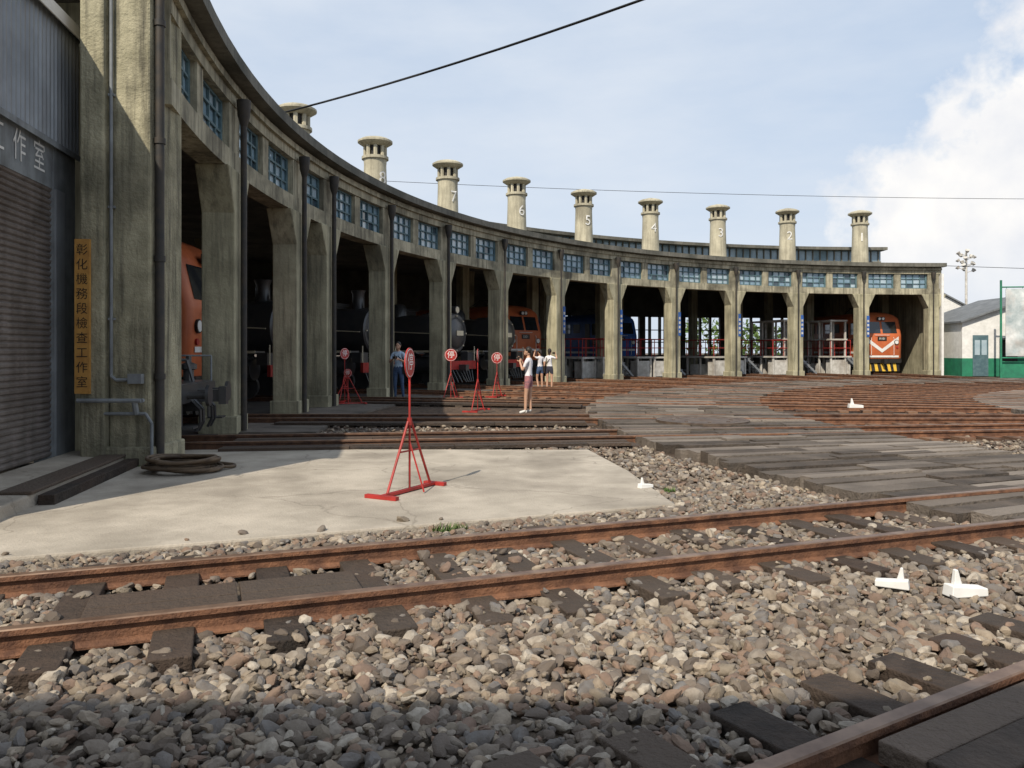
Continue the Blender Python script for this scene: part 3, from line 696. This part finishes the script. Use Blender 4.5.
mb.loft([[(-.1,-.2,7.28),(5.2,-.2,4.5),(5.2,-.2,4.6),(-.1,-.2,7.4)],[(-.1,6,7.28),(5.2,6,4.5),(5.2,6,4.6),(-.1,6,7.4)]],1)
mb.obj('walls',['white','greyroof'],e)
e=empty('mural_billboard',(29.7,45.6,0),R(-8)); mb=MB()
mb.box(-1.45,2.9,-.02,.02,1.25,5.1,0); 
for x in (-1.7,2.95): mb.cyl((x,0,0),(x,0,5.6),.06,n=10,mi=1)
mb.cyl((-1.7,0,5.2),(2.95,0,5.2),.04,n=8,mi=1); mb.cyl((-1.7,0,1.15),(2.95,0,1.15),.04,n=8,mi=1)
for k in range(6):
    x=-1.4+k*.85; mb.cyl((x,0,5.1),(x,0,5.2),.012,n=5,mi=1); mb.cyl((x,0,1.15),(x,0,1.25),.012,n=5,mi=1)
mb.box(-1.6,2.9,.3,.34,0,.95,1)
mb.obj('board',['poster','green'],e)
e=empty('floodlight_mast',(35.2,62,0)); mb=MB()
mb.cyl((0,0,0),(0,0,9.2),.12,.08,10)
for k in range(14):
    t=k*1.3; z=7.6+k*.11; mb.cyl((0,0,z),(.5*math.cos(t),.5*math.sin(t),z+.15),.03,n=6); mb.cyl((.5*math.cos(t),.5*math.sin(t),z+.1),(.62*math.cos(t),.62*math.sin(t),z+.25),.1,.17,10)
mb.obj('mast',['whiteold'],e,smooth=35)
e=empty('boundary_wall'); mb=MB(); mb.box(33.2,60,56,56.2,0,2.2,0); mb.obj('wall',['white'],e)
mb=MB()
for k in range(9000):
    x=random.uniform(20,160); y=95+random.uniform(-4,4); hmax=5+2.5*mnoise.noise(Vector((x*.15,0,0)))+1.2*mnoise.noise(Vector((x*.6,3,0)))
    z=random.uniform(0,1)**.7*hmax; c=Vector((x,y,z)); s=random.uniform(.25,.5)
    q=[c+Vector((random.uniform(-s,s),random.uniform(-s,s),random.uniform(-s,s))) for _ in range(4)]
    mb.poly(q,0)
mb.obj('distant_trees',['leaf'])
# ---------------------------------------------------------------- wires / poles
def cable(name,a,b,sag,rad,n=24):
    pts=[]
    for i in range(n+1):
        t=i/n; p=Vector(a).lerp(Vector(b),t); p.z-=4*sag*t*(1-t); pts.append(p)
    mb=MB(); mb.tube(pts,rad,6,0); return mb.obj(name,['wire'],smooth=60)
cable('overhead_cable',(-5.7,18.8,7.1),(13,4.5,8.8),.6,.022)
cable('overhead_wire',(-15.9,60,14.6),(52,62,13.3),.5,.018)
cable('overhead_wire',(26.2,50,6.9),(60,55,7.0),.2,.018)
def pole(x,y,h):
    e=empty('utility_pole',(x,y,0)); mb=MB(); mb.cyl((0,0,0),(0,0,h),.15,.1,12); mb.box(-.8,.8,-.05,.05,h-.5,h-.4,0)
    for s in (-.7,.7): mb.cyl((s,0,h-.4),(s,0,h-.25),.04,n=8,mi=0)
    mb.obj('pole_shaft',['jamb'],e)
pole(13,4.4,9.1); pole(-15.9,60,14.9); pole(52,62,13.6)
# ---------------------------------------------------------------- people
def person(x,y,rz,pose,mats,h=1.65,female=False):
    J=dict(pel=(0,0,.93),sp=(0,.01,1.10),ch=(0,0,1.27),nb=(0,-.01,1.40),nk=(0,.005,1.475),hd0=(0,.01,1.53),
      sl=(-.165,0,1.37),sr=(.165,0,1.37),el=(-.21,-.02,1.10),er=(.21,-.02,1.10),wl=(-.22,.05,.86),wr=(.22,.05,.86),
      hl=(-.09,0,.86),hr=(.09,0,.86),kl=(-.10,.01,.47),kr=(.10,.01,.47),al=(-.10,-.02,.085),ar=(.10,-.02,.085),tl=(-.12,.14,.035),tr=(.12,.14,.035))
    names=list(J)
    J.update({k:v for k,v in pose.items() if k in J})
    Rr=dict(pel=.125,sp=.105,ch=.125,nb=.075,nk=.048,hd0=.05,sl=.062,sr=.062,el=.042,er=.042,wl=.028,wr=.028,hl=.09,hr=.09,kl=.056,kr=.056,al=.038,ar=.038,tl=.036,tr=.036)
    if female: Rr.update(pel=.13,sp=.088,ch=.11,sl=.052,sr=.052,el=.034,er=.034,kl=.05,kr=.05)
    E=[('pel','sp'),('sp','ch'),('ch','nb'),('nb','nk'),('nk','hd0'),('nb','sl'),('nb','sr'),('sl','el'),('el','wl'),('sr','er'),('er','wr'),('pel','hl'),('hl','kl'),('kl','al'),('al','tl'),('pel','hr'),('hr','kr'),('kr','ar'),('ar','tr')]
    me=bpy.data.meshes.new('p'); me.from_pydata([J[n] for n in names],[(names.index(a),names.index(b)) for a,b in E],[])
    o=bpy.data.objects.new('p',me); S.collection.objects.link(o)
    sk=o.modifiers.new('s','SKIN'); 
    for i,n in enumerate(names): me.skin_vertices[0].data[i].radius=(Rr[n],Rr[n]); me.skin_vertices[0].data[i].use_root=(i==0)
    ss=o.modifiers.new('ss','SUBSURF'); ss.levels=2; ss.render_levels=2
    dg=bpy.context.evaluated_depsgraph_get(); ev=o.evaluated_get(dg).to_mesh()
    mb=MB()
    V=[v.co.copy() for v in ev.vertices]
    for v in V: mb.pt(v)
    def segd(p,a,b):
        a=Vector(J[a]);b=Vector(J[b]);t=max(0,min(1,(p-a).dot(b-a)/(b-a).length_squared)); return (p-a-(b-a)*t).length,t
    for p in ev.polygons:
        c=sum((V[i] for i in p.vertices),Vector())/len(p.vertices)
        best=min(((segd(c,a,b)[0]-Rr[a]*.5,(a,b)) for a,b in E))[1]; t=segd(c,*best)[1]
        mi=0
        a,b=best
        if a in('nk',) or (a=='nb' and b=='nk' and t>.25): mi=2
        elif a in('el','er'): mi=2
        elif a in('sl','sr'): mi=0 if t<.6 else 2
        elif a in('pel',) or (a,b)==('pel','sp'): mi=1 if c.z<1.0 else 0
        elif a in('hl','hr'): mi=1 if (pose.get('long') or t<.45) else 2
        elif a in('kl','kr'): mi=(1 if pose.get('long') else 2) if t<.93 else 3
        elif a in('al','ar'): mi=3
        mb.face(list(p.vertices),mi,.5)
    o.evaluated_get(dg).to_mesh_clear(); bpy.data.objects.remove(o)
    hc=Vector(J['hd0'])+Vector((0,.015,.085))
    mb.sph(hc,(.074,.092,.112),16,12,2); mb.sph(hc+Vector((0,.088,-.015)),(.014,.02,.022),8,6,2)
    mb.sph(hc+Vector((0,.07,-.06)),(.05,.03,.045),10,8,2); mb.sph(hc+Vector((0,.098,-.055)),(.022,.006,.006),8,4,5)
    for s in (-1,1):
        mb.sph(hc+Vector((s*.03,.082,.008)),(.011,.008,.007),8,5,4); mb.sph(hc+Vector((s*.076,-.0,-.01)),(.012,.02,.03),8,6,2)
        mb.box(hc.x+s*.03-.015,hc.x+s*.03+.015,hc.y+.08,hc.y+.092,hc.z+.024,hc.z+.03,4)
    mb.sph(hc+Vector((0,-.02,.03)),(.084,.096,.104),16,12,4)
    if female: mb.sph(hc+Vector((0,-.1,-.04)),(.045,.04,.11),10,8,4)
    for sd,w,e_ in ((-1,'wl','el'),(1,'wr','er')):
        W=Vector(J[w]); d=(W-Vector(J[e_])).normalized(); up=Vector((1,0,0)) if abs(d.x)<.8 else Vector((0,1,0)); lat=d.cross(up).normalized(); nn=d.cross(lat)
        rg=lambda p,a,b:[p+lat*a*math.cos(t*math.pi/4)+nn*b*math.sin(t*math.pi/4) for t in range(8)]
        mb.loft([rg(W-d*.01,.024,.02),rg(W+d*.04,.038,.016),rg(W+d*.085,.038,.013)],2)
        for k,L in enumerate((.065,.078,.072,.055)):
            b0=W+d*.08+lat*(-.028+.019*k); m_=b0+d*L*.55+nn*.008; mb.cyl(b0,m_,.009,.008,6,2); mb.cyl(m_,m_+d*L*.4+nn*.02,.008,.006,6,2)
        b0=W+d*.03+lat*.034; m_=b0+d*.03+lat*.025; mb.cyl(b0,m_,.011,.009,6,2); mb.cyl(m_,m_+d*.03,.009,.007,6,2)
    if pose.get('cam'):
        c=Vector(pose['cam']); mb.box(c.x-.065,c.x+.065,c.y-.03,c.y+.03,c.z-.04,c.z+.04,4); mb.cyl(c+Vector((0,.03,0)),c+Vector((0,.08,0)),.032,n=12,mi=4)
    if pose.get('bag'):
        mb.box(-.26,-.16,-.12,.1,.78,1.0,4); mb.tube([(-.2,0,1.0),(-.1,.13,1.25),(.12,.02,1.42),(.0,-.13,1.25),(-.2,-.02,1.0)],.012,6,4)
    e=empty('person',(x,y,pose.get('z',.04)),rz); e.scale=(h/1.7,)*3
    mb.obj('figure',[mats[0],mats[1],'skin',mats[2],'hair','lip'],e,smooth=50)
person(-3.55,25.0,R(170),dict(long=True,el=(-.25,.05,1.12),er=(.25,.05,1.12),wl=(-.09,.26,1.22),wr=(.09,.26,1.22),cam=(0,.33,1.27),bag=True,kl=(-.13,.04,.47),al=(-.16,.02,.085),tl=(-.19,.17,.035)),('shirtb','jeans','black'),1.78)
person(.42,20.0,R(70),dict(el=(-.2,.10,1.13),wl=(-.07,.22,1.36),er=(.2,.10,1.13),wr=(.07,.22,1.36),cam=(0,.26,1.44),z=.0,kl=(-.09,.05,.47),al=(-.1,.06,.085),tl=(-.12,.22,.035)),('shirtw','shortr','white'),1.64,True)
person(1.5,32.0,R(-20),dict(er=(.3,.08,1.3),wr=(.2,.25,1.5),cam=(.1,.32,1.55),bag=True,z=.0),('shirtw','shorts','white'),1.62,True)
person(1.15,32.8,R(30),dict(el=(-.3,.05,1.45),wl=(-.15,.2,1.62),kl=(-.11,.08,.47),z=.0),('shirtw','jeans','white'),1.58,True)
# ---------------------------------------------------------------- light / world
SD=Vector((.45,.95,-1)).normalized()
sl=bpy.data.lights.new('sun','SUN'); sl.energy=4.9; sl.angle=R(.5); sl.color=(1,.91,.77)
so=bpy.data.objects.new('sun',sl); S.collection.objects.link(so); so.rotation_euler=SD.to_track_quat('-Z','Y').to_euler(); so.location=(-10,-20,25)
w=bpy.data.worlds.new('World'); S.world=w; w.use_nodes=True; t=w.node_tree; n=t.nodes; l=t.links
bg=n['Background']; bg.inputs[1].default_value=.112
sky=n.new('ShaderNodeTexSky'); sky.sky_type='NISHITA'; sky.sun_disc=False; sky.sun_elevation=math.asin(-SD.z); sky.sun_rotation=math.atan2(-SD.x,-SD.y)
sky.dust_density=1.5; sky.air_density=1.0; sky.ozone_density=1.5
tc=n.new('ShaderNodeTexCoord'); sp=n.new('ShaderNodeSeparateXYZ'); l.new(tc.outputs['Generated'],sp.inputs[0])
def mth(op,a,b=None,c=None,clamp=False):
    x=n.new('ShaderNodeMath'); x.operation=op; x.use_clamp=clamp
    for s,v in zip(x.inputs,(a,b,c)):
        if v is None: continue
        if isinstance(v,(int,float)): s.default_value=v
        else: l.new(v,s)
    return x.outputs[0]
def nzw(scale,detail,vec,rough=.55):
    x=n.new('ShaderNodeTexNoise'); x.inputs['Scale'].default_value=scale; x.inputs['Detail'].default_value=detail; x.inputs['Roughness'].default_value=rough; l.new(vec,x.inputs[0]); return x.outputs[0]
def mixw(f,a,b):
    x=n.new('ShaderNodeMix'); x.data_type='RGBA'
    for s,v in ((x.inputs[0],f),(x.inputs[6],a),(x.inputs[7],b)):
        if isinstance(v,tuple): s.default_value=(*v,1)
        elif isinstance(v,(int,float)): s.default_value=v
        else: l.new(v,s)
    return x.outputs[2]
az=mth('ARCTAN2',sp.outputs[0],sp.outputs[1]); el=mth('ARCSINE',sp.outputs[2])
G=tc.outputs['Generated']
mp=n.new('ShaderNodeMapping'); mp.inputs['Scale'].default_value=(1,1,3.2); mp.inputs['Rotation'].default_value=(0,R(12),0); l.new(G,mp.inputs[0])
wisp=mth('MULTIPLY',mth('MULTIPLY_ADD',nzw(2.2,7,mp.outputs[0],.55),3.4,-1.2,clamp=True),.7)
haze=mth('MULTIPLY',mth('POWER',mth('SUBTRACT',1,mth('MULTIPLY',mth('ABSOLUTE',el),1.4,clamp=True)),1.6),.7)
skyc=mixw(.75,sky.outputs[0],(4.9,6.1,7.9))
skyc=mixw(haze,skyc,(6.4,7.1,8.0))
skyc=mixw(wisp,skyc,(7.0,7.5,8.2))
edge=mth('MULTIPLY_ADD',mth('MAXIMUM',mth('SUBTRACT',el,.17),0),1.0,.375)
m=mth('MULTIPLY_ADD',mth('SUBTRACT',az,edge),8.0,mth('MULTIPLY',mth('SUBTRACT',nzw(8,9,G,.55),.5),2.7))
m=mth('MULTIPLY',m,3.6,clamp=True)
far=mth('MULTIPLY',mth('SUBTRACT',1.3,az),4,clamp=True); m=mth('MULTIPLY',m,far)
shade=mth('MULTIPLY_ADD',nzw(10,8,G,.55),3.0,-1.0,clamp=True)
m=mth('MULTIPLY',m,mth('MULTIPLY_ADD',el,6.0,.25,clamp=True))
cc=mixw(shade,(7.3,7.5,8.0),(9.4,9.2,8.9))
l.new(mixw(m,skyc,cc),bg.inputs[0])
# ---------------------------------------------------------------- camera
cd=bpy.data.cameras.new('camera'); cd.sensor_width=36; cd.lens=28.125; cd.shift_y=-34/1024; cd.clip_end=2000; cd.clip_start=.05
co=bpy.data.objects.new('camera',cd); S.collection.objects.link(co); co.location=(0,0,HZ); co.rotation_euler=(R(90),0,0); S.camera=co
